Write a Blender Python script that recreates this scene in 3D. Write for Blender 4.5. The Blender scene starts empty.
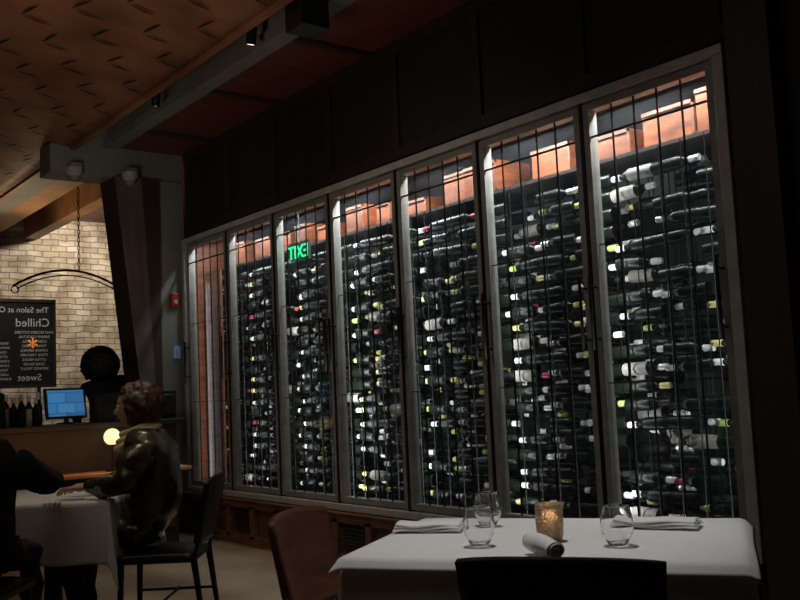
import bpy, math, random
from mathutils import Vector, Matrix, noise
random.seed(7)
PI=math.pi
COL=bpy.context.scene.collection
# ------------------------------------------------------------ materials
def mat(name,col,rough=.6,metal=0.,var=.25,scale=8.,bump=0.,spec=.5,coat=0.,emit=None,estr=0.,col2=None,stretch=(1,1,1),trans=0.,sheen=0.):
    m=bpy.data.materials.new(name);m.use_nodes=True
    nt=m.node_tree;N=nt.nodes;Lk=nt.links
    b=N['Principled BSDF']
    b.inputs['Roughness'].default_value=rough
    b.inputs['Metallic'].default_value=metal
    b.inputs['Specular IOR Level'].default_value=spec
    b.inputs['Coat Weight'].default_value=coat
    b.inputs['Transmission Weight'].default_value=trans
    b.inputs['Sheen Weight'].default_value=sheen
    tc=N.new('ShaderNodeTexCoord');mp=N.new('ShaderNodeMapping')
    mp.inputs['Scale'].default_value=stretch
    Lk.new(tc.outputs['Object'],mp.inputs['Vector'])
    nz=N.new('ShaderNodeTexNoise');nz.inputs['Scale'].default_value=scale
    nz.inputs['Detail'].default_value=5
    Lk.new(mp.outputs['Vector'],nz.inputs['Vector'])
    rp=N.new('ShaderNodeValToRGB')
    c2=col2 if col2 else tuple(c*(1-var) for c in col)
    rp.color_ramp.elements[0].position=.32;rp.color_ramp.elements[1].position=.68
    rp.color_ramp.elements[0].color=(*c2,1);rp.color_ramp.elements[1].color=(*col,1)
    Lk.new(nz.outputs['Fac'],rp.inputs['Fac']);Lk.new(rp.outputs['Color'],b.inputs['Base Color'])
    if bump>0:
        bp=N.new('ShaderNodeBump');bp.inputs['Strength'].default_value=bump;bp.inputs['Distance'].default_value=.02
        Lk.new(nz.outputs['Fac'],bp.inputs['Height']);Lk.new(bp.outputs['Normal'],b.inputs['Normal'])
    if emit:
        b.inputs['Emission Color'].default_value=(*emit,1);b.inputs['Emission Strength'].default_value=estr
    return m
M={}
M['wood_dark']=mat('dark_wood',(.05,.034,.026),.5,scale=6,stretch=(1,6,1),bump=.1)
M['pillar']=mat('pillar_wood',(.16,.12,.09),.5,scale=4,stretch=(3,3,.6),bump=.1,var=.4)
M['wall_wood']=mat('dark_wall_wood',(.022,.017,.014),.6,scale=5,stretch=(3,3,.6),bump=.1)
M['batten']=mat('dark_batten_wood',(.030,.022,.018),.6,scale=5,stretch=(3,3,.6),bump=.1)
M['brown']=mat('brown_wood',(.26,.10,.055),.4,scale=5,stretch=(1,1,6),var=.5,bump=.08)
M['wains']=mat('wainscot_wood',(.19,.09,.055),.45,scale=5,stretch=(2,1,5),var=.45,bump=.1)
M['red_ceiling']=mat('mahogany_ceiling',(.20,.055,.035),.5,scale=4,stretch=(1,5,1),var=.4)
M['copper']=mat('copper_panel',(.42,.19,.10),.5,.15,scale=2.2,var=.5,bump=.12)
M['slit']=mat('slit_shadow_gap',(.02,.01,.008),.8)
M['grey']=mat('painted_steel',(.24,.24,.215),.55,scale=3,var=.2)
M['soffit']=mat('orange_soffit',(.50,.25,.11),.5,scale=3,var=.35)
M['bronze']=mat('bronze_frame',(.34,.33,.295),.42,.2,scale=12,var=.3)
M['frame']=mat('light_steel_frame',(.58,.58,.54),.42,.15,scale=12,var=.2)
M['blackmetal']=mat('black_metal',(.03,.03,.03),.4,.6,scale=20)
M['black']=mat('black_paint',(.008,.008,.008),.45)
M['cellar']=mat('cellar_back',(.05,.05,.05),.7,scale=4)
M['crate']=mat('pine_crate',(.34,.085,.022),.6,scale=6,stretch=(1,1,3),var=.65)
M['bottle']=mat('dark_bottle_glass',(.007,.010,.007),.30,0,scale=3,spec=.2)
for n,c,me in [('foil_white',(.95,.95,.93),.0),('foil_silver',(.90,.91,.95),.35),('foil_gold',(.88,.78,.34),.2),('foil_green',(.50,.68,.20),.1),('foil_red',(.5,.06,.08),.2),('foil_black',(.03,.03,.03),.3)]:
    M[n]=mat(n,c,.28,me,scale=30,var=.08)
M['label']=mat('paper_label',(.36,.34,.29),.7,scale=25,var=.4)
M['linen']=mat('white_linen',(.80,.80,.79),.85,scale=14,var=.04,bump=.06,sheen=.2)
M['skin']=mat('skin',(.58,.33,.23),.5,scale=14,var=.12)
M['lip']=mat('lips',(.45,.14,.12),.45)
M['eyew']=mat('eye_white',(.8,.8,.78),.2)
M['iris']=mat('iris',(.05,.03,.02),.2)
M['hair_brown']=mat('brown_hair',(.115,.052,.027),.45,scale=30,var=.7,bump=.6,stretch=(1,1,.35))
M['hair_black']=mat('black_hair',(.006,.005,.005),.6,scale=40,bump=.6)
M['jacket']=mat('olive_satin',(.10,.092,.048),.26,.35,scale=9,var=.6,bump=.9,coat=.3)
M['scarf']=mat('cream_scarf',(.95,.80,.48),.7,scale=18,var=.2,bump=.4)
M['blackcloth']=mat('black_cloth',(.006,.006,.007),.9,scale=12,bump=.2)
M['trouser']=mat('dark_trousers',(.02,.02,.025),.85,scale=12,bump=.2)
M['shoe']=mat('black_leather',(.012,.01,.01),.35)
M['red']=mat('red_plastic',(.4,.02,.015),.4)
M['whitep']=mat('white_plastic',(.5,.5,.48),.4)
M['bluep']=mat('pale_blue_plate',(.25,.4,.55),.4,emit=(.3,.5,.8),estr=.05)
M['chalk']=mat('chalkboard',(.012,.014,.013),.8,scale=4,var=.4)
M['chalkw']=mat('chalk_lettering',(.85,.85,.82),.9,scale=40)
M['orange_lamp']=mat('orange_lamp_glow',(.9,.25,.05),.9,emit=(1,.3,.05),estr=.6)
M['vellum']=mat('amber_crackle_glass',(.92,.74,.52),.3,scale=60,var=.5,bump=.9,trans=.6)
M['wax']=mat('candle_wax',(.9,.8,.6),.5,emit=(1,.65,.3),estr=.06)
M['flame']=mat('candle_flame',(1,.8,.4),.5,emit=(1,.6,.2),estr=1.2)
M['green']=mat('exit_reflection_green',(.0,.3,.12),.5,emit=(.02,1,.35),estr=1.3)
M['greendim']=mat('exit_reflection_face',(.0,.03,.015),.5,emit=(.02,1,.4),estr=.01)
M['bulb']=mat('lamp_face',(1,.9,.7),.5,emit=(1,.85,.6),estr=2.)
M['globe']=mat('lamp_globe',(1,.9,.6),.5,emit=(1,.82,.42),estr=1.1)
def glassmat():
    m=bpy.data.materials.new('clear_glass');m.use_nodes=True
    b=m.node_tree.nodes['Principled BSDF']
    b.inputs['Base Color'].default_value=(.97,.98,.98,1);b.inputs['Roughness'].default_value=.02
    b.inputs['Transmission Weight'].default_value=1;b.inputs['IOR'].default_value=1.45
    return m
M['glass']=glassmat()
def panemat():
    m=bpy.data.materials.new('window_glass');m.use_nodes=True
    nt=m.node_tree;N=nt.nodes;N.clear()
    o=N.new('ShaderNodeOutputMaterial');mx=N.new('ShaderNodeMixShader');t=N.new('ShaderNodeBsdfTransparent')
    g=N.new('ShaderNodeBsdfGlossy');g.inputs['Roughness'].default_value=.04
    lw=N.new('ShaderNodeLayerWeight');lw.inputs['Blend'].default_value=.25
    mt=N.new('ShaderNodeMath');mt.operation='MULTIPLY';mt.inputs[1].default_value=.7
    t.inputs['Color'].default_value=(.95,.97,.96,1)
    tr=N.new('ShaderNodeBsdfTranslucent');tr.inputs['Color'].default_value=(.8,.85,.9,1)
    tc=N.new('ShaderNodeTexCoord');nz=N.new('ShaderNodeTexNoise');nz.inputs['Scale'].default_value=1.3;nz.inputs['Detail'].default_value=6
    mr=N.new('ShaderNodeMapRange');mr.inputs['From Min'].default_value=.35;mr.inputs['From Max'].default_value=.75;mr.inputs['To Min'].default_value=.002;mr.inputs['To Max'].default_value=.035
    m2=N.new('ShaderNodeMixShader')
    L=nt.links.new
    L(tc.outputs['Object'],nz.inputs[0]);L(nz.outputs['Fac'],mr.inputs[0]);L(mr.outputs[0],m2.inputs[0]);L(t.outputs[0],m2.inputs[1]);L(tr.outputs[0],m2.inputs[2])
    L(lw.outputs['Fresnel'],mt.inputs[0]);L(mt.outputs[0],mx.inputs[0]);L(m2.outputs[0],mx.inputs[1]);L(g.outputs[0],mx.inputs[2]);L(mx.outputs[0],o.inputs[0])
    return m
M['pane']=panemat()
def brickmat():
    m=mat('whitewashed_brick',(.6,.55,.48),.85)
    nt=m.node_tree;N=nt.nodes;b=N['Principled BSDF']
    tc=N.new('ShaderNodeTexCoord');mp=N.new('ShaderNodeMapping');mp.inputs['Rotation'].default_value=(PI/2,0,0)
    nd=N.new('ShaderNodeTexNoise');nd.inputs['Scale'].default_value=4
    ad=N.new('ShaderNodeMix');ad.data_type='VECTOR';ad.inputs[0].default_value=.06
    br=N.new('ShaderNodeTexBrick');br.inputs['Scale'].default_value=1.
    br.inputs['Brick Width'].default_value=.22;br.inputs['Row Height'].default_value=.08;br.inputs['Mortar Size'].default_value=.009;br.inputs['Mortar Smooth'].default_value=.9
    br.inputs['Color1'].default_value=(.76,.69,.58,1);br.inputs['Color2'].default_value=(.54,.46,.37,1);br.inputs['Mortar'].default_value=(.44,.38,.31,1)
    nz=N.new('ShaderNodeTexNoise');nz.inputs['Scale'].default_value=3.5;nz.inputs['Detail'].default_value=10
    rp=N.new('ShaderNodeValToRGB');rp.color_ramp.elements[0].position=.38;rp.color_ramp.elements[0].color=(.42,.37,.31,1);rp.color_ramp.elements[1].position=.62
    mx=N.new('ShaderNodeMix');mx.data_type='RGBA';mx.blend_type='MULTIPLY';mx.inputs[0].default_value=.8
    nt.links.new(tc.outputs['Object'],mp.inputs[0]);nt.links.new(tc.outputs['Object'],nd.inputs[0])
    nt.links.new(mp.outputs[0],ad.inputs[4]);nt.links.new(nd.outputs['Color'],ad.inputs[5]);nt.links.new(ad.outputs[1],br.inputs[0])
    nt.links.new(tc.outputs['Object'],nz.inputs[0]);nt.links.new(nz.outputs['Fac'],rp.inputs[0])
    nt.links.new(br.outputs['Color'],mx.inputs[6]);nt.links.new(rp.outputs[0],mx.inputs[7])
    nt.links.new(mx.outputs[2],b.inputs['Base Color'])
    bp=N.new('ShaderNodeBump');bp.inputs['Distance'].default_value=.02;bp.inputs['Strength'].default_value=.8;bp.invert=True
    nt.links.new(br.outputs['Fac'],bp.inputs['Height']);nt.links.new(bp.outputs[0],b.inputs['Normal'])
    return m
M['brick']=brickmat()
M['floor']=mat('stained_floor',(.34,.25,.17),.35,scale=1.8,var=.45,bump=.05)
def screenmat():
    m=mat('pos_screen',(.02,.1,.3),.3)
    nt=m.node_tree;N=nt.nodes;b=N['Principled BSDF']
    tc=N.new('ShaderNodeTexCoord')
    br=N.new('ShaderNodeTexBrick');br.inputs['Scale'].default_value=1
    mp=N.new('ShaderNodeMapping');mp.inputs['Rotation'].default_value=(PI/2,0,0)
    br.inputs['Brick Width'].default_value=.16;br.inputs['Row Height'].default_value=.09;br.inputs['Mortar Size'].default_value=.004
    br.inputs['Color1'].default_value=(.02,.09,.28,1);br.inputs['Color2'].default_value=(.05,.22,.44,1);br.inputs['Mortar'].default_value=(.02,.07,.2,1)
    nt.links.new(tc.outputs['Object'],mp.inputs[0]);nt.links.new(mp.outputs[0],br.inputs[0]);nt.links.new(br.outputs['Color'],b.inputs['Emission Color'])
    b.inputs['Emission Strength'].default_value=.75
    return m
M['screen']=screenmat()
# ------------------------------------------------------------ mesh builder
class MB:
    def __init__(s): s.v=[];s.f=[];s.m=[];s.mats=[];s.sm=[]
    def mi(s,k):
        if k not in s.mats: s.mats.append(k)
        return s.mats.index(k)
    def add(s,vs,fs,k,T=None,smooth=False):
        o=len(s.v)
        if T is not None: vs=[tuple(T@Vector(v)) for v in vs]
        s.v+=vs;i=s.mi(k)
        for f in fs: s.f.append(tuple(o+j for j in f));s.m.append(i);s.sm.append(smooth)
    def box(s,x0,x1,y0,y1,z0,z1,k,T=None):
        vs=[(x0,y0,z0),(x1,y0,z0),(x1,y1,z0),(x0,y1,z0),(x0,y0,z1),(x1,y0,z1),(x1,y1,z1),(x0,y1,z1)]
        s.add(vs,[(0,3,2,1),(4,5,6,7),(0,1,5,4),(1,2,6,5),(2,3,7,6),(3,0,4,7)],k,T)
    def lathe(s,prof,k,T=None,n=16,kf=None,smooth=True):
        vs=[];
        for r,z in prof:
            for i in range(n):
                a=2*PI*i/n;vs.append((r*math.cos(a),r*math.sin(a),z))
        for j in range(len(prof)-1):
            fs=[(j*n+i,j*n+(i+1)%n,(j+1)*n+(i+1)%n,(j+1)*n+i) for i in range(n)]
            s.add(vs[j*n:(j+2)*n],[tuple(q-j*n for q in f) for f in fs],kf(j) if kf else k,T,smooth)
    def tube(s,pts,r,k,T=None,n=8):
        pts=[Vector(p) for p in pts]
        rs=r if isinstance(r,(list,tuple)) else [r]*len(pts)
        vs=[];up=Vector((0,0,1))
        for i,p in enumerate(pts):
            d=(pts[min(i+1,len(pts)-1)]-pts[max(i-1,0)]).normalized()
            a=d.cross(up)
            if a.length<.05: a=d.cross(Vector((1,0,0)))
            a.normalize();b=d.cross(a)
            for j in range(n):
                t=2*PI*j/n;vs.append(tuple(p+rs[i]*(math.cos(t)*a+math.sin(t)*b)))
        fs=[(i*n+j,i*n+(j+1)%n,(i+1)*n+(j+1)%n,(i+1)*n+j) for i in range(len(pts)-1) for j in range(n)]
        fs.append(tuple(range(n)));fs.append(tuple((len(pts)-1)*n+j for j in range(n))[::-1])
        s.add(vs,fs,k,T,True)
    def obj(s,name,parent=None,bevel=0):
        me=bpy.data.meshes.new(name);me.from_pydata(s.v,[],s.f)
        for k in s.mats: me.materials.append(M[k])
        me.polygons.foreach_set('material_index',s.m);me.polygons.foreach_set('use_smooth',s.sm);me.update()
        o=bpy.data.objects.new(name,me);COL.objects.link(o)
        if parent: o.parent=parent
        if bevel:
            bm=o.modifiers.new('b','BEVEL');bm.width=bevel;bm.segments=2;bm.limit_method='ANGLE'
        return o
def empty(name,loc=(0,0,0)):
    e=bpy.data.objects.new(name,None);e.location=loc;COL.objects.link(e);return e
def grid(name,nu,nv,fn,k,parent=None,thick=0,smooth=True,off=0):
    vs=[tuple(fn(i/(nu-1),j/(nv-1))) for j in range(nv) for i in range(nu)]
    fs=[(j*nu+i,j*nu+i+1,(j+1)*nu+i+1,(j+1)*nu+i) for j in range(nv-1) for i in range(nu-1)]
    b=MB();b.add(vs,fs,k,None,smooth);o=b.obj(name,parent)
    if thick:
        m=o.modifiers.new('s','SOLIDIFY');m.thickness=thick;m.offset=off
    return o
def Tm(loc,rz=0,rx=0,ry=0): return Matrix.Translation(loc)@Matrix.Rotation(rz,4,'Z')@Matrix.Rotation(ry,4,'Y')@Matrix.Rotation(rx,4,'X')
# ------------------------------------------------------------ camera
f=950.;l=0.045
D=f*f/(125-723*l)
Yc=Vector((-723,-125,-f)).normalized();Zc=Vector((-l*D,D,-f)).normalized();Xc=Yc.cross(Zc)
R=Matrix((Xc,Yc,Zc))
cd=bpy.data.cameras.new('camera');cam=bpy.data.objects.new('camera',cd);COL.objects.link(cam)
cd.sensor_width=36;cd.lens=36*f/800
cam.matrix_world=Matrix.Translation((0,0,1.24))@R.to_4x4()
bpy.context.scene.camera=cam
# ------------------------------------------------------------ room
WX=4.0; Y0,Y1=2.60,8.62; P=.86; ZB,ZT=.44,2.785
b=MB();b.box(-3.2,6.7,-2.2,14.2,-.1,0,'floor');b.obj('floor')
b=MB();b.box(-3.2,6.7,-2.2,14.2,4.0,4.1,'red_ceiling');b.obj('ceiling')
b=MB();b.box(-3.2,6.7,14,14.2,0,4.0,'brick');b.obj('wall_far')
b=MB();b.box(-3.2,-3.0,-2,14,0,4.0,'wall_wood');b.obj('wall_left')
b=MB();b.box(-3.0,6.7,-2.2,-2.0,0,4.0,'wall_wood');b.obj('wall_back')
b=MB();b.box(6.5,6.7,8.9,14,0,4,'wall_wood');b.obj('wall_side')
b=MB()
b.box(4.0,4.10,-2,Y0-.06,0,4,'wall_wood')
b.box(3.9,4.0,2.28,2.5,0,3.7,'wood_dark')
b.box(3.97,4.0,1.0,2.1,.9,2.35,'brown')
b.obj('wall_right')
b=MB();b.box(4.0,4.10,Y0-.06,Y1+.10,ZT+.06,4,'wall_wood')
for i in range(8):
    y=Y0+i*P
    b.box(3.975,4.0,y-.035,y+.035,ZT+.1,3.7,'batten')
b.box(3.97,4.0,Y0-.06,Y1+.06,3.62,3.71,'batten');b.box(3.97,4.0,Y0-.06,Y1+.06,ZT+.08,ZT+.16,'batten')
b.obj('wall_right_upper')
b=MB();b.box(3.34,4.0,-1.9,8.76,3.71,3.76,'red_ceiling')
for i in range(7): b.box(3.34,3.96,.2+i*1.3,.26+i*1.3,3.68,3.71,'wood_dark')
b.obj('ceiling_lower')
b=MB();b.box(4.0,4.10,Y0-.06,Y1+.10,0,ZB-.06,'wall_wood');b.obj('wall_right_lower')
b=MB();b.box(4.10,4.95,Y0-.2,Y0-.06,0,3.1,'cellar');b.obj('wall_cellar_near')
b=MB();b.box(4.10,6.7,Y1+.1,8.9,0,4,'brown');b.obj('wall_cellar_far')
b=MB();b.box(4.85,4.95,Y0-.06,Y1+.1,0,3.1,'cellar');b.obj('wall_cellar_back')
b=MB();b.box(4.10,4.85,Y0-.06,Y1+.1,2.98,3.1,'cellar');b.obj('ceiling_cellar')
b=MB();b.box(4.10,4.85,Y0-.06,Y1+.1,.2,.38,'cellar');b.obj('floor_cellar')
# wainscot
b=MB()
b.box(3.90,4.0,Y0-.06,Y1+.06,0,.08,'wains');b.box(3.90,4.0,Y0-.06,Y1+.06,.31,.372,'wains')
b.box(3.95,4.0,Y0-.06,Y1+.06,.08,.31,'wains')
for i in range(15):
    y=Y0+i*P/2; b.box(3.90,3.99,y-.035,y+.035,.06,.33,'wains')
for i in range(14):
    if i%2:
        y=Y0+(i+.5)*P/2
        b.box(3.935,3.96,y-.14,y+.14,.11,.29,'black')
        for q in range(6): b.box(3.925,3.94,y-.13,y+.13,.125+q*.027,.137+q*.027,'wood_dark')
b.box(3.88,4.0,Y0-.06,Y1+.06,.372,.384,'wains')
b.obj('baseboard_right')
# ------------------------------------------------------------ copper ceiling panel
def cz(x): return 3.66+.42*math.sin(PI*min(max((2.9-x)/5.9,0),1))*.72
root=empty('copper_ceiling_panel')
grid('panel_sheet',40,8,lambda u,v:Vector((-3+5.9*u,-1.5+15.4*v,cz(-3+5.9*u))),'copper',root,thick=.03,off=1)
b=MB()
b.box(2.88,2.93,-1.5,13.9,3.64,3.76,'copper')
iy=0;y=1.5
def leaf(cx,cy,ang,L,W):
    pts=[(-1,0),(-.5,.7),(0,1),(.5,.7),(1,0),(.5,-.25),(0,-.3),(-.5,-.25)]
    ca,sa=math.cos(ang),math.sin(ang);vs=[]
    for p in pts:
        x=cx+(p[0]*L*ca-p[1]*W*sa);yy=cy+(p[0]*L*sa+p[1]*W*ca)
        vs.append((x,yy,cz(x)-.022))
    b.add(vs,[tuple(range(8))[::-1]],'slit')
while y<13.6:
    x=-1.0+(.23 if iy%2 else 0)
    while x<2.8:
        leaf(x,y,PI/2+.25+random.uniform(-.1,.1),.115,.018)
        leaf(x+.08,y+.12,.1+random.uniform(-.1,.1),.10,.017)
        x+=.46
    y+=.33;iy+=1
b.obj('panel_slits',root)
# beams
b=MB()
b.box(2.7,4.0,8.78,9.1,3.42,4.0,'grey')
b.box(2.93,3.27,9.1,14,3.72,4.0,'grey')
b.obj('ceiling_beam')
b=MB();b.box(3.27,3.58,9.1,14,3.74,3.85,'soffit');b.box(3.92,4.1,9.1,14,3.68,3.98,'soffit');b.obj('ceiling_soffit')
b=MB();b.box(3.2,3.34,0,8.78,3.70,3.78,'grey');b.box(3.235,3.305,0,8.78,3.78,4.0,'grey');b.obj('lighting_track_beam')
for (x,y) in [(3.07,7.2),(3.09,5.6)]:
    b=MB()
    b.tube([(0,0,0),(0,0,.25)],.010,'black')
    T=Tm((0,0,-.03),0,.25)@Matrix.Scale(.7,4)
    b.lathe([(0,.10),(.045,.10),(.05,.0),(.05,-.08),(.044,-.08),(.04,-.075),(0,-.075)],'black',T,kf=lambda j:'bulb' if j==5 else 'black')
    o=b.obj('track_spotlight');o.location=(x,y,3.75)
b=MB();b.box(-.10,.10,-.10,.10,-.14,.14,'black');b.box(-.09,.09,-.11,-.1,-.12,.12,'blackmetal');b.tube([(0,0,.14),(0,0,.36)],.015,'black')
o=b.obj('ceiling_speaker',bevel=.02);o.location=(3.07,4.85,3.64)
for (x,y) in [(2.9,8.9),(3.42,8.74)]:
    b=MB();b.lathe([(0,0),(.075,0),(.075,-.05),(.06,-.055),(.058,-.08),(.04,-.12),(0,-.135)],'whitep',kf=lambda j:'whitep' if j<4 else 'grey')
    o=b.obj('security_camera_dome');o.location=(x,y-.18 if x<3 else y-.06,3.46)
b=MB();b.box(2.85,2.95,8.66,8.78,3.46,3.50,'grey');b.box(3.37,3.47,8.62,8.78,3.46,3.50,'grey');b.obj('trim_camera_bracket')
# column + slanted buttress
b=MB();b.box(3.72,3.99,8.74,9.08,0,3.42,'grey')
b.obj('column')
b=MB()
vs=[(3.28,8.7,3.42),(3.72,8.7,3.42),(3.72,8.7,0),(3.66,8.7,0),(3.28,9.1,3.42),(3.72,9.1,3.42),(3.72,9.1,0),(3.66,9.1,0)]
b.add(vs,[(3,2,1,0),(4,5,6,7),(0,1,5,4),(1,2,6,5),(2,3,7,6),(3,0,4,7)],'wood_dark')
b.add([(3.27,8.69,3.42),(3.54,8.69,3.42),(3.72,8.69,0),(3.65,8.69,0)],[(3,2,1,0)],'pillar')
b.obj('slanted_pillar')
b=MB();b.box(3.82,3.90,8.68,8.74,2.17,2.30,'red');b.box(3.84,3.88,8.67,8.68,2.20,2.24,'whitep');b.obj('fire_alarm_box',bevel=.005)
b=MB();b.box(3.85,3.92,8.72,8.74,1.67,1.79,'bluep');b.box(3.875,3.895,8.71,8.72,1.71,1.75,'whitep');b.obj('light_switch')
# ------------------------------------------------------------ wine wall frames
root=empty('window_1')
b=MB()
b.box(3.93,4.05,Y0-.06,Y1+.05,ZT,ZT+.05,'frame');b.box(3.93,4.05,Y0-.06,Y1+.05,ZB-.05,ZB,'frame')
b.box(3.93,4.05,Y0-.06,Y0,ZB,ZT,'frame');b.box(3.93,4.05,Y1,Y1+.05,ZB,ZT,'frame')
b.obj('outer_frame',root,bevel=.004)
b=MB();g=MB();h=MB()
for i in range(7):
    a=Y0+i*P;c=a+P
    if i>0: b.box(3.95,4.05,a-.012,a+.012,ZB,ZT,'blackmetal')
    for (p,q) in ((a+.014,a+.055),(c-.055,c-.014)): b.box(3.955,4.02,p,q,ZB+.01,ZT-.01,'bronze')
    b.box(3.955,4.02,a+.055,c-.055,ZT-.05,ZT-.01,'bronze');b.box(3.955,4.02,a+.055,c-.055,ZB+.01,ZB+.05,'bronze')
    g.add([(3.995,a+.055,ZB+.05),(3.995,c-.055,ZB+.05),(3.995,c-.055,ZT-.05),(3.995,a+.055,ZT-.05)],[(3,2,1,0)],'pane')
    for t in range(1,5):
        y=a+.06+(P-.12)*t/5
        h.box(3.962,3.970,y-.004,y+.004,ZB+.05,ZT-.05,'blackmetal')
    for z in (ZT-.20,):
        h.box(3.958,3.970,a+.055,c-.055,z-.005,z+.005,'blackmetal')
    for z in (ZB+.80,ZB+1.55):
        h.box(3.975,3.980,a+.055,c-.055,z-.003,z+.003,'blackmetal')
    for hy in ((a+.037),(c-.037)):
        h.tube([(3.90,hy,1.42),(3.90,hy,1.82)],.009,'blackmetal')
        for z in (1.48,1.76): h.tube([(3.90,hy,z),(3.96,hy,z)],.007,'blackmetal')
b.obj('door_frames',root);g.obj('glass_panes',root);h.obj('iron_bars_and_pulls',root)
# exit sign reflection
def text_mesh(txt,size,k,T,name,parent,mirror=True,ext=.002):
    cu=bpy.data.curves.new(name,'FONT');cu.body=txt;cu.size=size;cu.extrude=ext;cu.align_x='CENTER'
    o=bpy.data.objects.new('tmp',cu);COL.objects.link(o)
    dg=bpy.context.evaluated_depsgraph_get();me=bpy.data.meshes.new_from_object(o.evaluated_get(dg))
    bpy.data.objects.remove(o)
    if mirror: me.transform(Matrix.Scale(-1,4,(1,0,0)));me.flip_normals()
    me.transform(T);me.materials.clear();me.materials.append(M[k])
    q=bpy.data.objects.new(name,me);COL.objects.link(q);q.parent=parent;return q
root=empty('exit_sign_reflection')  # glowing mirrored sign behind the glass, standing in for a reflection in it
b=MB();b.box(4.075,4.095,6.54,6.86,2.36,2.52,'greendim');b.tube([(4.085,6.7,2.52),(4.085,6.7,2.98)],.006,'black');b.obj('reflected_sign_box',root)
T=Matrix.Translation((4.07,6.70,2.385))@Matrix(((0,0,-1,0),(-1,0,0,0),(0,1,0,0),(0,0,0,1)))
text_mesh('EXIT',.155,'green',T,'reflected_letters',root,ext=.003)
# ------------------------------------------------------------ wine bottles
prof=[(.001,0),(.037,.003),(.038,.165),(.031,.19),(.0165,.215),(.0155,.232),(.0190,.233),(.0180,.292),(.001,.294)]
NS=10
foils=['foil_white']*13+['foil_silver']*8+['foil_gold']*5+['foil_green']*3+['foil_red']*1+['foil_black']*4
b=MB()
nrow=20
for i in range(7):
    a=Y0+i*P
    for layer in (0,1):
        for r in range(nrow):
            z=ZB+.09+r*.0975+layer*.042
            base=random.choice(foils)
            for c in range(3):
                if random.random()<.13: continue
                yc=a+.145+c*.285+(.07 if layer else 0)*(1 if r%2 else -1)*.5
                fl=base if random.random()<.6 else random.choice(foils)
                if i in (2,3) and r in (8,9,10) and random.random()<.5: fl='foil_gold'
                lab=random.random()<.06
                s=1 if (r+c+layer)%2 else -1
                if random.random()<.2: s=-s
                x=4.19+layer*.15
                T=Matrix.Translation((x,yc-s*.145,z))@Matrix.Rotation(-s*PI/2+random.uniform(-.05,.05),4,'X')
                b.lathe(prof,'bottle',T,n=NS,kf=lambda j:(fl if j>=5 else ('label' if (j==1 and lab) else 'bottle')))
b.obj('wine_bottle_collection')
b=MB()
for i in range(7):
    a=Y0+i*P
    for c in range(3):
        for q in (-.07,.07):
            y=a+.145+c*.285+q
            for x in (4.14,4.265,4.41): b.tube([(x,y,.38),(x,y,2.49)],.004,'blackmetal',n=6)
    for r in range(nrow):
        z=ZB+.045+r*.0975
        b.box(4.14,4.42,a+.07,a+.075,z,z+.004,'blackmetal')
b.box(4.16,4.6,Y0,Y1,2.485,2.505,'wood_dark')
b.box(4.115,4.135,Y1-.40,Y1-.08,.38,2.49,'brown')
b.obj('wine_rack')
b=MB();y=Y0+.1
while y<Y1-.4:
    w=random.uniform(.16,.34);hh=random.uniform(.13,.24);d=random.uniform(0,.14)
    z0=2.505
    b.box(4.18+d,4.5,y,y+w,z0,z0+hh,'crate')
    b.box(4.17+d,4.18+d,y,y+w,z0,z0+.02,'brown');b.box(4.17+d,4.18+d,y,y+w,z0+hh-.02,z0+hh,'brown')
    b.box(4.17+d,4.18+d,y,y+.015,z0,z0+hh,'brown')
    y+=w+random.choice([.02,.06,.12,.2])
b.obj('wine_crate_collection')
# ------------------------------------------------------------ tables
def cloth(name,T,W,Dp,top,drop,folds,parent,flare=.10,seed=0,k='linen',thick=.003):
    n=97
    def fn(u,v):
        sx=(u-.5)*(W+2*drop);sy=(v-.5)*(Dp+2*drop)
        ox=max(abs(sx)-W/2,0);oy=max(abs(sy)-Dp/2,0)
        gx=math.copysign(1,sx);gy=math.copysign(1,sy)
        x=max(-W/2,min(W/2,sx));y=max(-Dp/2,min(Dp/2,sy))
        z=top+.0025*noise.noise(Vector((sx*6,sy*6,seed)))
        o=math.hypot(ox,oy)
        if o>0:
            nx,ny=ox*gx/o,oy*gy/o
            corner=min(ox,oy)/max(ox,oy,1e-6)
            ang=(sx if oy>ox else sy)
            fold=math.sin(ang*folds+seed)*.5+math.sin(ang*folds*.53+1.3+seed)*.5
            fl=(flare+.09*fold*(1-corner)+.10*corner)*o
            rr=min(o,.012)
            x+=nx*(rr*.6+fl);y+=ny*(rr*.6+fl)
            z=top-o*(1-.03*abs(fold))+(.004 if o<.02 else 0)
        return T@Vector((x,y,z))
    return grid(name,n,n,fn,k,parent,thick=thick)
def table(name,cx,cy,ang,W,Dp,drop,overlay=True,seed=0):
    root=empty(name)
    T=Tm((cx,cy,0),ang)
    cloth('tablecloth',T,W,Dp,.747,drop,17,root,seed=seed)
    if overlay:
        cloth('top_cloth',T,W+.012,Dp+.012,.752,.035,9,root,flare=.9,seed=seed+3,thick=.002)
    b=MB();b.box(-W/2+.005,W/2-.005,-Dp/2+.005,Dp/2-.005,.715,.744,'wood_dark',T)
    b.lathe([(.001,.715),(.05,.715),(.05,.06),(.25,.03),(.27,0),(.001,0)],'blackmetal',T,n=20)
    b.obj('table_base',root)
    return T
aA=math.atan2(-.83,.56)
TT=table('dining_table',2.29,2.225,aA,1.14,.81,.30,seed=1)
F=Vector((-.797,.602,0)).normalized();Lv=Vector((-F.y,F.x,0))
tc=Vector((1.80,4.95,0))+F*.45-Lv*.45
table('dining_table',tc.x,tc.y,math.atan2(F.y,F.x),.9,.9,.32,overlay=False,seed=5)
TOP=.757
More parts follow.
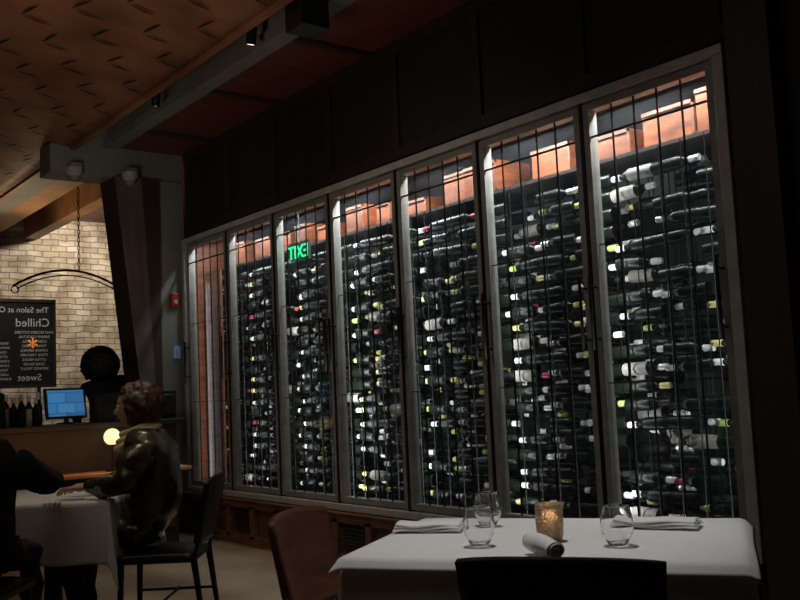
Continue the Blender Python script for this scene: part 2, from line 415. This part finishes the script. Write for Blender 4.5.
def stemless(x,y):
    b=MB()
    b.lathe([(.001,.0),(.026,.0),(.036,.012),(.047,.035),(.0505,.055),(.048,.08),(.041,.115),(.0395,.1155),(.0385,.115),(.0455,.08),(.048,.055),(.0445,.037),(.034,.016),(.02,.009),(.001,.008)],'glass',n=40)
    o=b.obj('stemless_wine_glass');o.location=(x,y,TOP);return o
stemless(2.0,2.27);stemless(2.30,2.56);stemless(2.26,1.94)
root=empty('votive_candle_holder',(2.21,2.17,TOP))
b=MB();b.lathe([(.001,0),(.034,0),(.040,.005),(.043,.03),(.044,.06),(.044,.110),(.042,.112),(.0405,.110),(.0405,.06),(.039,.03),(.034,.010),(.001,.008)],'vellum',n=36);b.obj('crackle_glass',root)
b=MB();b.lathe([(.001,.010),(.030,.010),(.033,.035),(.001,.033)],'wax',n=24);b.tube([(0,0,.033),(0,0,.042)],.0012,'black');b.lathe([(.0005,.040),(.004,.047),(.0035,.055),(.0005,.066)],'flame',n=10);b.obj('candle',root)
def napkin(x,y,ang,Ln,Wn):
    root=empty('folded_napkin')
    T=Tm((x,y,TOP),ang)
    for q in range(3):
        def fn(u,v,q=q):
            uu=u-.5;vv=v-.5
            return T@Vector((uu*Ln*(1-.03*q),vv*Wn*(1-.07*q)+.01*math.sin(u*5+q),.004+.0085*q+.007*(1-(2*vv)**2)+.006*math.sin(u*9+q)*abs(vv)))
        grid('fold_%d'%(q+1),30,10,fn,'linen',root,thick=.004)
napkin(2.11,2.655,aA+.12,.24,.13);napkin(2.62,2.08,aA-.12,.29,.13)
root=empty('rolled_napkin')
T=Tm((1.985,1.98,TOP+.030),math.atan2(-.94,-.05)-.25,0,.05)
def fr(u,v):
    a=v*PI*2*5.5+.8;r=.001+.027*v+.003*math.sin(u*7+v*5)*v
    return T@Vector(((u-.5)*.16+.004*math.sin(v*11),r*math.cos(a)*(1+.15*(u-.5)),r*math.sin(a)*(1-.1*u)))
grid('roll',24,120,fr,'linen',root,thick=.003)
# ------------------------------------------------------------ chairs
def chair(name,x,y,face,k,seatk='black',bow=.035,cr=.03,zt=.345):
    root=empty(name)
    T=Tm((x,y,0),math.atan2(-face[0],face[1]))
    def back(u,v):
        s=(u-.5)*2
        w=.205+.022*v
        z=.50+zt*v-(cr*abs(s)**4 if v>.9 else 0)*(v-.9)*10-.012*s*s*v*(bow/.035)
        return T@Vector((s*w,-.205-.075*v-bow*(1-s*s),z))
    o=grid('back_panel',22,16,back,k,root,thick=.022)
    b=MB()
    b.box(-.215,.215,-.20,.215,.405,.435,k,T)
    for sx in (-1,1):
        b.tube([T@Vector(p) for p in [(sx*.185,.19,.41),(sx*.19,.20,0)]],[.02,.013],k)
        b.tube([T@Vector(p) for p in [(sx*.205,-.285,.80),(sx*.20,-.225,.52),(sx*.195,-.195,.42),(sx*.20,-.25,0)]],[.013,.018,.02,.013],k)
        b.tube([T@Vector(p) for p in [(sx*.19,.19,.20),(sx*.195,-.22,.20)]],.009,k)
    b.tube([T@Vector(p) for p in [(-.19,-.02,.20),(.19,-.02,.20)]],.009,k)
    b.obj('frame',root,bevel=.004)
    def cush(u,v):
        s=(u-.5)*2;t=(v-.5)*2
        return T@Vector((s*.205,t*.2+.008,.436+.028*(1-s**6)*(1-t**6)))
    grid('seat_cushion',16,16,cush,seatk,root,thick=.006)
    return T
chair('dining_chair',1.92,2.73,(.56,-.83),'brown','black',cr=.012)
chair('dining_chair',1.75,1.63,(.83,.56),'black','black',bow=.006,cr=.006,zt=.37)
# ------------------------------------------------------------ people
def skin(verts,edges,rad,root_i=0,sub=2):
    me=bpy.data.meshes.new('sk');me.from_pydata([tuple(v) for v in verts],edges,[])
    o=bpy.data.objects.new('sk',me);COL.objects.link(o)
    m=o.modifiers.new('s','SKIN');m.use_smooth_shade=True
    for i,r in enumerate(rad):
        sv=me.skin_vertices[0].data[i];sv.radius=(r,r) if not isinstance(r,tuple) else r
        sv.use_root=(i==root_i)
    s=o.modifiers.new('u','SUBSURF');s.levels=sub;s.render_levels=sub
    dg=bpy.context.evaluated_depsgraph_get();r=bpy.data.meshes.new_from_object(o.evaluated_get(dg))
    bpy.data.objects.remove(o);return r
def place(me,name,T,parent,matfn,mats,disp=0,ds=12):
    me.materials.clear()
    for k in mats: me.materials.append(M[k])
    for p in me.polygons:
        p.material_index=matfn(p.center);p.use_smooth=True
    if disp:
        for v in me.vertices:
            v.co+=v.normal*disp*noise.noise(v.co*ds)
    me.transform(T);o=bpy.data.objects.new(name,me);COL.objects.link(o);o.parent=parent;return o
def hand(T,side,parent,name):
    ms=[]
    palm=skin([(-.02,0,0),(.03,0,0),(.075,0,.0)],[(0,1),(1,2)],[(.026,.022),(.040,.016),(.040,.013)],0,2)
    ms.append(palm)
    for i,(yy,L) in enumerate([(-.028,.068),(-.009,.078),(.010,.072),(.028,.056)]):
        y=yy*side
        pts=[(.06,y,0),(.085,y*1.1,.002),(.085+L*.42,y*1.2,-.004),(.085+L*.72,y*1.25,-.02),(.085+L*.88,y*1.25,-.036)]
        ms.append(skin(pts,[(0,1),(1,2),(2,3),(3,4)],[.0095,.0095,.0085,.008,.0065],0,2))
    ms.append(skin([(.01,-.02*side,-.004),(.035,-.048*side,-.01),(.06,-.062*side,-.016),(.085,-.066*side,-.02)],[(0,1),(1,2),(2,3)],[.013,.0115,.010,.008],0,2))
    vv=[];ff=[]
    for m in ms:
        o=len(vv);vv+=[v.co.copy() for v in m.vertices];ff+=[tuple(o+i for i in p.vertices) for p in m.polygons]
    me=bpy.data.meshes.new(name);me.from_pydata(vv,[],ff)
    return place(me,name,T,parent,lambda c:0,['skin'])
def head(T,parent,hairk,style):
    nu,nv=40,32
    def surf(th,ph):
        x=math.sin(ph)*math.cos(th);y=math.sin(ph)*math.sin(th);z=math.cos(ph)
        p=Vector((x*.095,y*.074,z*.118))
        if z<0:
            t=-z
            p.x+=(.018*t if x>0 else .03*t);p.y*=1-.30*t*t
            if x<0:p.x*=(1-.25*t)
        if x>0.2:
            g=lambda y0,z0,sy,sz:math.exp(-((p.y-y0)/sy)**2-((p.z-z0)/sz)**2)
            p.x+=.026*g(0,-.030,.012,.016)+.013*g(0,-.008,.008,.022)
            p.x-=.010*g(.031,.004,.018,.013)+.010*g(-.031,.004,.018,.013)
            p.x+=.006*g(.03,.026,.022,.008)+.006*g(-.03,.026,.022,.008)
            p.x+=.006*g(0,-.058,.02,.007)-.004*g(0,-.046,.02,.005)+.010*g(0,-.10,.022,.016)
            p.x+=.005*g(.042,-.03,.02,.02)+.005*g(-.042,-.03,.02,.02)
        return p
    b=MB()
    vs=[tuple(surf(2*PI*i/nu,PI*j/nv)) for j in range(nv+1) for i in range(nu)]
    fs=[(j*nu+i,(j+1)*nu+i,(j+1)*nu+(i+1)%nu,j*nu+(i+1)%nu) for j in range(nv) for i in range(nu)]
    b.add(vs,fs,'skin',T,True)
    for s in (-1,1):
        E=T@Matrix.Translation((.081,s*.031,.004))
        b.lathe([(.0115*math.sin(PI*q/8)+.0001,.0115*math.cos(PI*q/8)) for q in range(9)],'eyew',E@Matrix.Rotation(PI/2,4,'Y'),n=12,kf=lambda j:'iris' if j<2 else 'eyew')
        Er=T@Matrix.Translation((-.008,s*.076,-.008))@Matrix.Scale(.45,4,(0,1,0))@Matrix.Rotation(.2,4,'Y')
        b.lathe([(.020+.010*math.cos(q*PI/4),.010*math.sin(q*PI/4)) for q in range(9)],'skin',Er@Matrix.Rotation(PI/2,4,'X')@Matrix.Scale(1.3,4,(0,1,0)),n=16)
    for zz,th in ((-.054,.0045),(-.062,.0055)):
        b.tube([T@Vector((.107-.35*abs(q)-.0*q,q,zz+abs(q)*.1*(1 if zz<-.06 else -.5))) for q in (-.022,-.011,0,.011,.022)],[.001,th,th,th,.001],'lip')
    b.obj('head',parent)
    nu,nv=72,56;hv=[]
    for j in range(nv+1):
        for i in range(nu):
            th=2*PI*i/nu;ph=PI*j/nv
            d=Vector((math.sin(ph)*math.cos(th),math.sin(ph)*math.sin(th),math.cos(ph)))
            if style=='bob':
                n1=noise.noise(d*3.2+Vector((3,1,2)))*.010+noise.noise(Vector((d.x*7,d.y*7,d.z*3)))*.012+noise.noise(d*18)*.005
                p=Vector((d.x*.134-.030,d.y*.114,d.z*.130+.002))+d*n1
                face=(d.x>.42 and d.z<.42+.25*abs(d.y))
                low=d.z<-.80
            else:
                n1=noise.noise(d*9)*.012+noise.noise(d*24)*.006
                p=Vector((d.x*.165-.03,d.y*.165,d.z*.165+.035))+d*n1
                face=(d.x>.55 and d.z<.25);low=d.z<-.75
            if face: p=Vector((d.x*.07,d.y*.06,d.z*.09))
            elif low: p=Vector((d.x*.08-.01,d.y*.07,d.z*.095))
            hv.append(tuple(p))
    b=MB();b.add(hv,[(j*nu+i,(j+1)*nu+i,(j+1)*nu+(i+1)%nu,j*nu+(i+1)%nu) for j in range(nv) for i in range(nu)],hairk,T,True)
    b.obj('hair',parent)
def frame(base,Fd,z=0):
    Fd=Vector((Fd[0],Fd[1],0)).normalized();Ld=Vector((-Fd.y,Fd.x,0))
    return Matrix(((Fd.x,Ld.x,0,base[0]),(Fd.y,Ld.y,0,base[1]),(0,0,1,z),(0,0,0,1)))
def seated(name,base,Fd,arms,hairk,style,topk,headrot=0,scarf=False,bulk=1.):
    root=empty(name);T=frame(base,Fd)
    V=[(-.02,0,.56),(0,0,.70),(.03,0,.88),(.05,0,1.00),(.07,0,1.09),(.095,0,1.15)]
    Rr=[(.165*bulk,.10*bulk),(.165*bulk,.13*bulk),(.175*bulk,.13*bulk),(.13*bulk,.10*bulk),.058,.05]
    Ed=[(0,1),(1,2),(2,3),(3,4),(4,5)]
    def add(p,r,par):
        V.append(p);Rr.append(r);Ed.append((par,len(V)-1));return len(V)-1
    for s,(el,wr) in zip((1,-1),arms):
        a=add((.04,s*.165,1.01),.078*bulk,3);mid=add(tuple((Vector((.04,s*.2,1.0))+Vector(el))/2),.066*bulk,a)
        e=add(el,.058*bulk,mid);m2=add(tuple((Vector(el)+Vector(wr))/2),.050*bulk,e);w=add(wr,.036,m2)
    for s in (1,-1):
        hq=add((.06,s*.09,.56),.09,0);m1=add((.25,s*.10,.55),.078,hq);k=add((.44,s*.10,.53),.064,m1)
        c=add((.43,s*.10,.32),.056,k);a=add((.40,s*.10,.10),.040,c);t1=add((.46,s*.10,.045),.038,a);add((.56,s*.105,.035),.030,t1)
    me=skin(V,Ed,Rr,0,2)
    def mf(c):
        if c.z<.09: return 2
        if c.z<.60 and c.x>.10 or c.z<.50: return 1
        if c.z>1.115 and abs(c.y)<.08: return 3
        return 0
    place(me,'body',T,root,mf,[topk,'trouser','shoe','skin'],disp=.026,ds=12)
    for s,(el,wr) in zip((1,-1),arms):
        d=(Vector(wr)-Vector(el)).normalized();d.z*=.4;d.normalize()
        y=Vector((0,0,1)).cross(d).normalized();z=d.cross(y)
        H=Matrix(((d.x,y.x,z.x,wr[0]+d.x*.02),(d.y,y.y,z.y,wr[1]+d.y*.02),(d.z,y.z,z.z,wr[2]+d.z*.02),(0,0,0,1)))
        hand(T@H,s,root,'hand_%s'%('l' if s>0 else 'r'))
    head(T@Matrix.Translation((.115,0,1.235))@Matrix.Rotation(headrot,4,'Z')@Matrix.Rotation(.08,4,'Y'),root,hairk,style)
    if scarf:
        b=MB()
        for q in range(3):
            pts=[]
            for i in range(25):
                a=2*PI*i/24
                pts.append(T@Vector((.100+(.078+.016*q)*math.cos(a)+.01*math.sin(3*a+q),(.076+.010*q)*math.sin(a),1.105-.024*q-(.030+.014*q)*math.cos(a))))
            b.tube(pts,.018,'scarf',n=10)
        b.obj('scarf',root)
    return root
wb=(2.11,5.04)
seated('seated_woman',wb,F,[((.10,.26,.82),(.34,.17,.81)),((.12,-.26,.82),(.35,-.10,.81))],'hair_brown','bob','jacket',headrot=-.1,scarf=True,bulk=1.28)
chair('dining_chair',wb[0]+.03,wb[1]-.025,(F.x,F.y),'black','black')
db=(1.08,4.73)
seated('seated_diner',db,(.602,.797),[((.16,.25,.84),(.38,.14,.85)),((.22,-.27,.88),(.48,-.20,.89))],'hair_black','bob','blackcloth',bulk=1.2)
chair('dining_chair',db[0],db[1],(.602,.797),'black','black')
# standing server behind the bar, back to camera
root=empty('standing_server');T=frame((3.29,9.2),(.25,.97))
V=[(0,0,.95),(0,0,1.12),(.01,0,1.30),(.0,0,1.42),(0,0,1.50),(.01,0,1.56)];Rr=[(.15,.11),(.14,.10),(.165,.11),(.12,.09),.055,.05];Ed=[(0,1),(1,2),(2,3),(3,4),(4,5)]
def add(p,r,par):
    V.append(p);Rr.append(r);Ed.append((par,len(V)-1));return len(V)-1
for s in (1,-1):
    a=add((0,s*.17,1.41),.066,3);e=add((.0,s*.23,1.13),.05,a);w=add((.2,s*.17,1.0),.035,e)
    hq=add((0,s*.09,.88),.09,0);k=add((.02,s*.10,.50),.062,hq);an=add((0,s*.10,.09),.042,k);add((.12,s*.11,.04),.035,an)
me=skin(V,Ed,Rr,0,2)
place(me,'body',T,root,lambda c:1 if c.z>1.53 else (2 if c.z<.07 else 0),['blackcloth','skin','shoe'],disp=.008)
for s in (1,-1):
    hand(T@Matrix.Translation((.22,s*.165,1.0)),s,root,'hand_%s'%('l' if s>0 else 'r'))
head(T@Matrix.Translation((.02,0,1.60))@Matrix.Scale(1.12,4),root,'hair_black','afro')
# ------------------------------------------------------------ bar
root=empty('bar_counter')
b=MB();b.box(.4,3.62,7.98,8.58,1.05,1.10,'black');b.box(.5,3.58,8.08,8.55,0,1.05,'wall_wood')
for i in range(6): b.box(.55+i*.52,.95+i*.52,8.06,8.08,.15,.50,'wood_dark')
b.box(.5,3.58,7.78,8.08,.66,.69,'soffit')
b.obj('counter',root,bevel=.005)
root=empty('globe_lamp',(2.93,7.93,.692))
b=MB();b.lathe([(.001,0),(.06,0),(.06,.012),(.012,.02),(.010,.21),(.03,.22),(.001,.225)],'blackmetal',n=20);b.obj('lamp_stand',root)
b=MB();b.lathe([(.07*math.sin(PI*q/12)+.0005,.285-.07*math.cos(PI*q/12)) for q in range(13)],'globe',n=24);b.obj('globe',root)
root=empty('pos_terminal',(2.66,8.28,1.1))
T=Tm((0,0,.17),.10,-.2)
b=MB();b.box(-.18,.18,0,.03,-.125,.14,'black',T);b.lathe([(.001,0),(.08,0),(.08,.012),(.02,.02),(.02,.1),(.001,.1)],'black');b.obj('housing',root,bevel=.004)
b=MB();b.box(-.16,.16,-.004,0,-.105,.12,'screen',T);b.obj('screen',root)
b=MB();b.box(2.90,3.20,8.16,8.4,1.1,1.33,'black');b.box(2.92,3.18,8.15,8.16,1.12,1.30,'blackmetal');b.box(2.95,3.1,8.18,8.3,1.33,1.35,'black');b.obj('receipt_printer',bevel=.01)
b=MB();b.box(3.30,3.60,8.12,8.5,1.1,1.36,'black');b.box(3.33,3.57,8.10,8.12,1.13,1.32,'blackmetal');b.lathe([(.001,1.36),(.05,1.36),(.055,1.4),(.001,1.44)],'blackmetal',Tm((3.45,8.3,0)));b.obj('espresso_machine',bevel=.015)
b=MB()
for i in range(9):
    x=2.02+i*.048+random.uniform(-.01,.01);y=8.2+random.uniform(-.08,.1);s=random.uniform(.8,1.05)
    T=Matrix.Translation((x,y,1.10))@Matrix.Scale(s*.9,4)
    b.lathe(prof,'bottle',T,n=12,kf=lambda j:'foil_silver' if j>5 else ('label' if j==1 and i%3==0 else 'bottle'))
b.obj('liquor_bottle_collection')
root=empty('statuette',(3.80,9.75,1.55))
b=MB();b.box(-.25,.25,-.2,.25,-1.55,0,'wood_dark');b.obj('pedestal',root)
me=skin([(0,0,.02),(0,0,.16),(0,.01,.30),(0,0,.42),(0,0,.49),(.06,0,.38),(.10,-.03,.30),(-.06,0,.38),(-.09,0,.27),(.01,0,.54)],[(0,1),(1,2),(2,3),(3,4),(4,9),(3,5),(5,6),(3,7),(7,8)],[.06,.045,.04,.045,.02,.025,.018,.025,.018,.035],0,2)
place(me,'figure',Matrix.Scale(.8,4),root,lambda c:0,['linen'])
# chalkboard menu
root=empty('chalkboard_menu')
b=MB();b.box(2.55,3.86,12.5,12.53,1.55,2.60,'chalk');
b.box(2.52,3.89,12.48,12.54,2.60,2.64,'wood_dark');b.box(2.52,3.89,12.48,12.54,1.51,1.55,'wood_dark');b.box(3.86,3.89,12.48,12.54,1.51,2.64,'wood_dark');b.box(2.52,2.55,12.48,12.54,1.51,2.64,'wood_dark')
b.box(2.7,2.74,12.5,12.54,0,1.51,'wood_dark');b.box(3.66,3.70,12.5,12.54,0,1.51,'wood_dark')
b.obj('board',root)
def bt(t,s,x,z,k='chalkw'):
    T=Matrix.Translation((x,12.496,z))@Matrix.Rotation(PI/2,4,'X')
    text_mesh(t,s,k,T,'lettering',root,ext=.001)
bt('The Salon at Oak',.10,3.45,2.47);bt('Chilled',.15,3.60,2.29)
words=['HALF DOZEN OYSTERS','SHRIMP COCKTAIL','LOBSTER ROLL','TUNA CRUDO','CAVIAR SERVICE','STEAK TARTARE','LITTLE NECKS','CRAB SALAD','SMOKED TROUT','ENDIVE & PEAR']
for i,w in enumerate(words[:9]):
    bt(w,.046,3.62,2.20-i*.058);bt(words[-1-i],.042,3.16,2.06-i*.056)
bt('Sweet',.12,3.56,1.60)
bt('*',.30,3.60,1.93,'orange_lamp')  # glowing orange star shape stands in for a small lamp on the board
# wrought iron bow hanging
b=MB()
pts=[(3.58+.62*t,11,2.62+.20*(1-t*t)) for t in [q/12 for q in range(-12,13)]]
b.tube(pts,.014,'blackmetal')
b.tube([(3.58+.58*t,11,2.59+.17*(1-t*t)) for t in [q/10 for q in range(-10,11)]],.008,'blackmetal')
for s in (-.6,.6): b.tube([(3.58+s+.04*math.cos(a*PI/6),11,2.58+.04*math.sin(a*PI/6)) for a in range(13)],.008,'blackmetal')
z=2.82;i=0
while z<3.98:
    b.tube([(3.70+(.014*math.cos(a*PI/4) if i%2 else 0),11+(0 if i%2 else .014*math.cos(a*PI/4)),z+.03+.03*math.sin(a*PI/4)) for a in range(9)],.005,'blackmetal',n=5);z+=.048;i+=1
b.obj('wrought_iron_chandelier')
# ------------------------------------------------------------ lights
def spot(name,loc,tgt,e,col,ang,blend=.6,rad=.04):
    l=bpy.data.lights.new(name,'SPOT');l.energy=e;l.color=col;l.spot_size=math.radians(ang);l.spot_blend=blend;l.shadow_soft_size=rad
    o=bpy.data.objects.new(name,l);COL.objects.link(o);o.location=loc;o.rotation_euler=(Vector(tgt)-Vector(loc)).to_track_quat('-Z','Y').to_euler()
def area(name,loc,tgt,e,col,sx,sy,xax=None):
    l=bpy.data.lights.new(name,'AREA');l.shape='RECTANGLE';l.size=sx;l.size_y=sy;l.energy=e;l.color=col
    o=bpy.data.objects.new(name,l);COL.objects.link(o);o.location=loc
    d=(Vector(tgt)-Vector(loc)).normalized()
    if xax is None: o.rotation_euler=d.to_track_quat('-Z','Y').to_euler()
    else:
        z=-d;x=Vector(xax);x=(x-z*x.dot(z)).normalized();y=z.cross(x)
        o.rotation_euler=Matrix((x,y,z)).transposed().to_euler()
spot('spot_table',(2.3,2.5,3.5),(2.22,2.25,.75),125,(1,.98,.95),44,.9)
spot('spot_table_far',(1.9,5.3,3.55),(1.88,5.18,.8),44,(1,.88,.7),42,.9)
spot('spot_floor',(3.0,5.9,3.65),(3.1,6.4,0),55,(1,.85,.65),62,.9)
spot('spot_brick',(4.6,12.2,3.9),(4.3,14,2.8),170,(1,.87,.68),110,.8,.1)
spot('spot_brick_left',(3.2,12.8,3.9),(3.2,14,2.6),90,(1,.87,.68),110,.8,.1)
spot('spot_menu',(3.0,11.0,3.6),(3.3,12.5,2.1),60,(1,.92,.8),50,.8,.1)
spot('spot_soffit',(3.3,12,2.6),(3.6,11.5,3.9),35,(1,.75,.45),120,.8,.1)
area('bar_glow',(2.6,7.70,1.0),(2.6,7.95,.68),1.5,(1,.45,.2),1.2,.05)
spot('ceiling_wash',(.6,4.5,1.7),(1.9,5.8,3.7),52,(1,.76,.55),120,1.,.4)  # added unseen uplight that brightens the copper ceiling
spot('wall_wash',(2.0,6.8,2.4),(3.7,8.8,2.6),10,(.97,1,.92),130,1.,.3)  # fill added from the left for beam and column, no fixture there
spot('frame_wash',(1.2,4.5,3.3),(4.0,5.0,1.2),28,(1,.95,.88),86,.9,.2)  # extra fill light put in to lift the door frames
pw=[1.9,2.6,1.2,2.4,1.5,1.2,1.1]
for i in range(7):
    y=Y0+(i+.5)*P
    area('cellar_lamp_%d'%(i+1),(4.085,y,2.84),(4.17,y,0),pw[i]*6.5,(.88,.95,1),.7,.04,(0,1,0))
    area('cellar_warm_%d'%(i+1),(4.10,y,2.88),(4.35,y,2.55),.40,(1,.36,.12),.7,.04,(0,1,0))
for i in range(0,8):
    y=Y0+i*P
    area('mullion_strip_%d'%(i+1),(4.054,y+(.03 if i==0 else 0),1.45),(5,y+(.0 if i else .6),1.45),[1.5,1.7,1.6,1.6,3.0,1.6,1.4,.7][i]*2.4,(.94,.97,1),1.9,.01,(0,0,1))
w=bpy.data.worlds.new('w');bpy.context.scene.world=w;w.use_nodes=True
w.node_tree.nodes['Background'].inputs[0].default_value=(.5,.55,.6,1);w.node_tree.nodes['Background'].inputs[1].default_value=.01
area('room_ambient',(0.5,3.5,3.4),(1.5,4.5,0),6,(1,.85,.7),2,2)
l=bpy.data.lights.new('candle_light','POINT');l.energy=.04;l.color=(1,.65,.35);l.shadow_soft_size=.01
o=bpy.data.objects.new('candle_light',l);COL.objects.link(o);o.location=(2.21,2.17,TOP+.075)
bpy.context.scene.view_settings.view_transform='Standard'
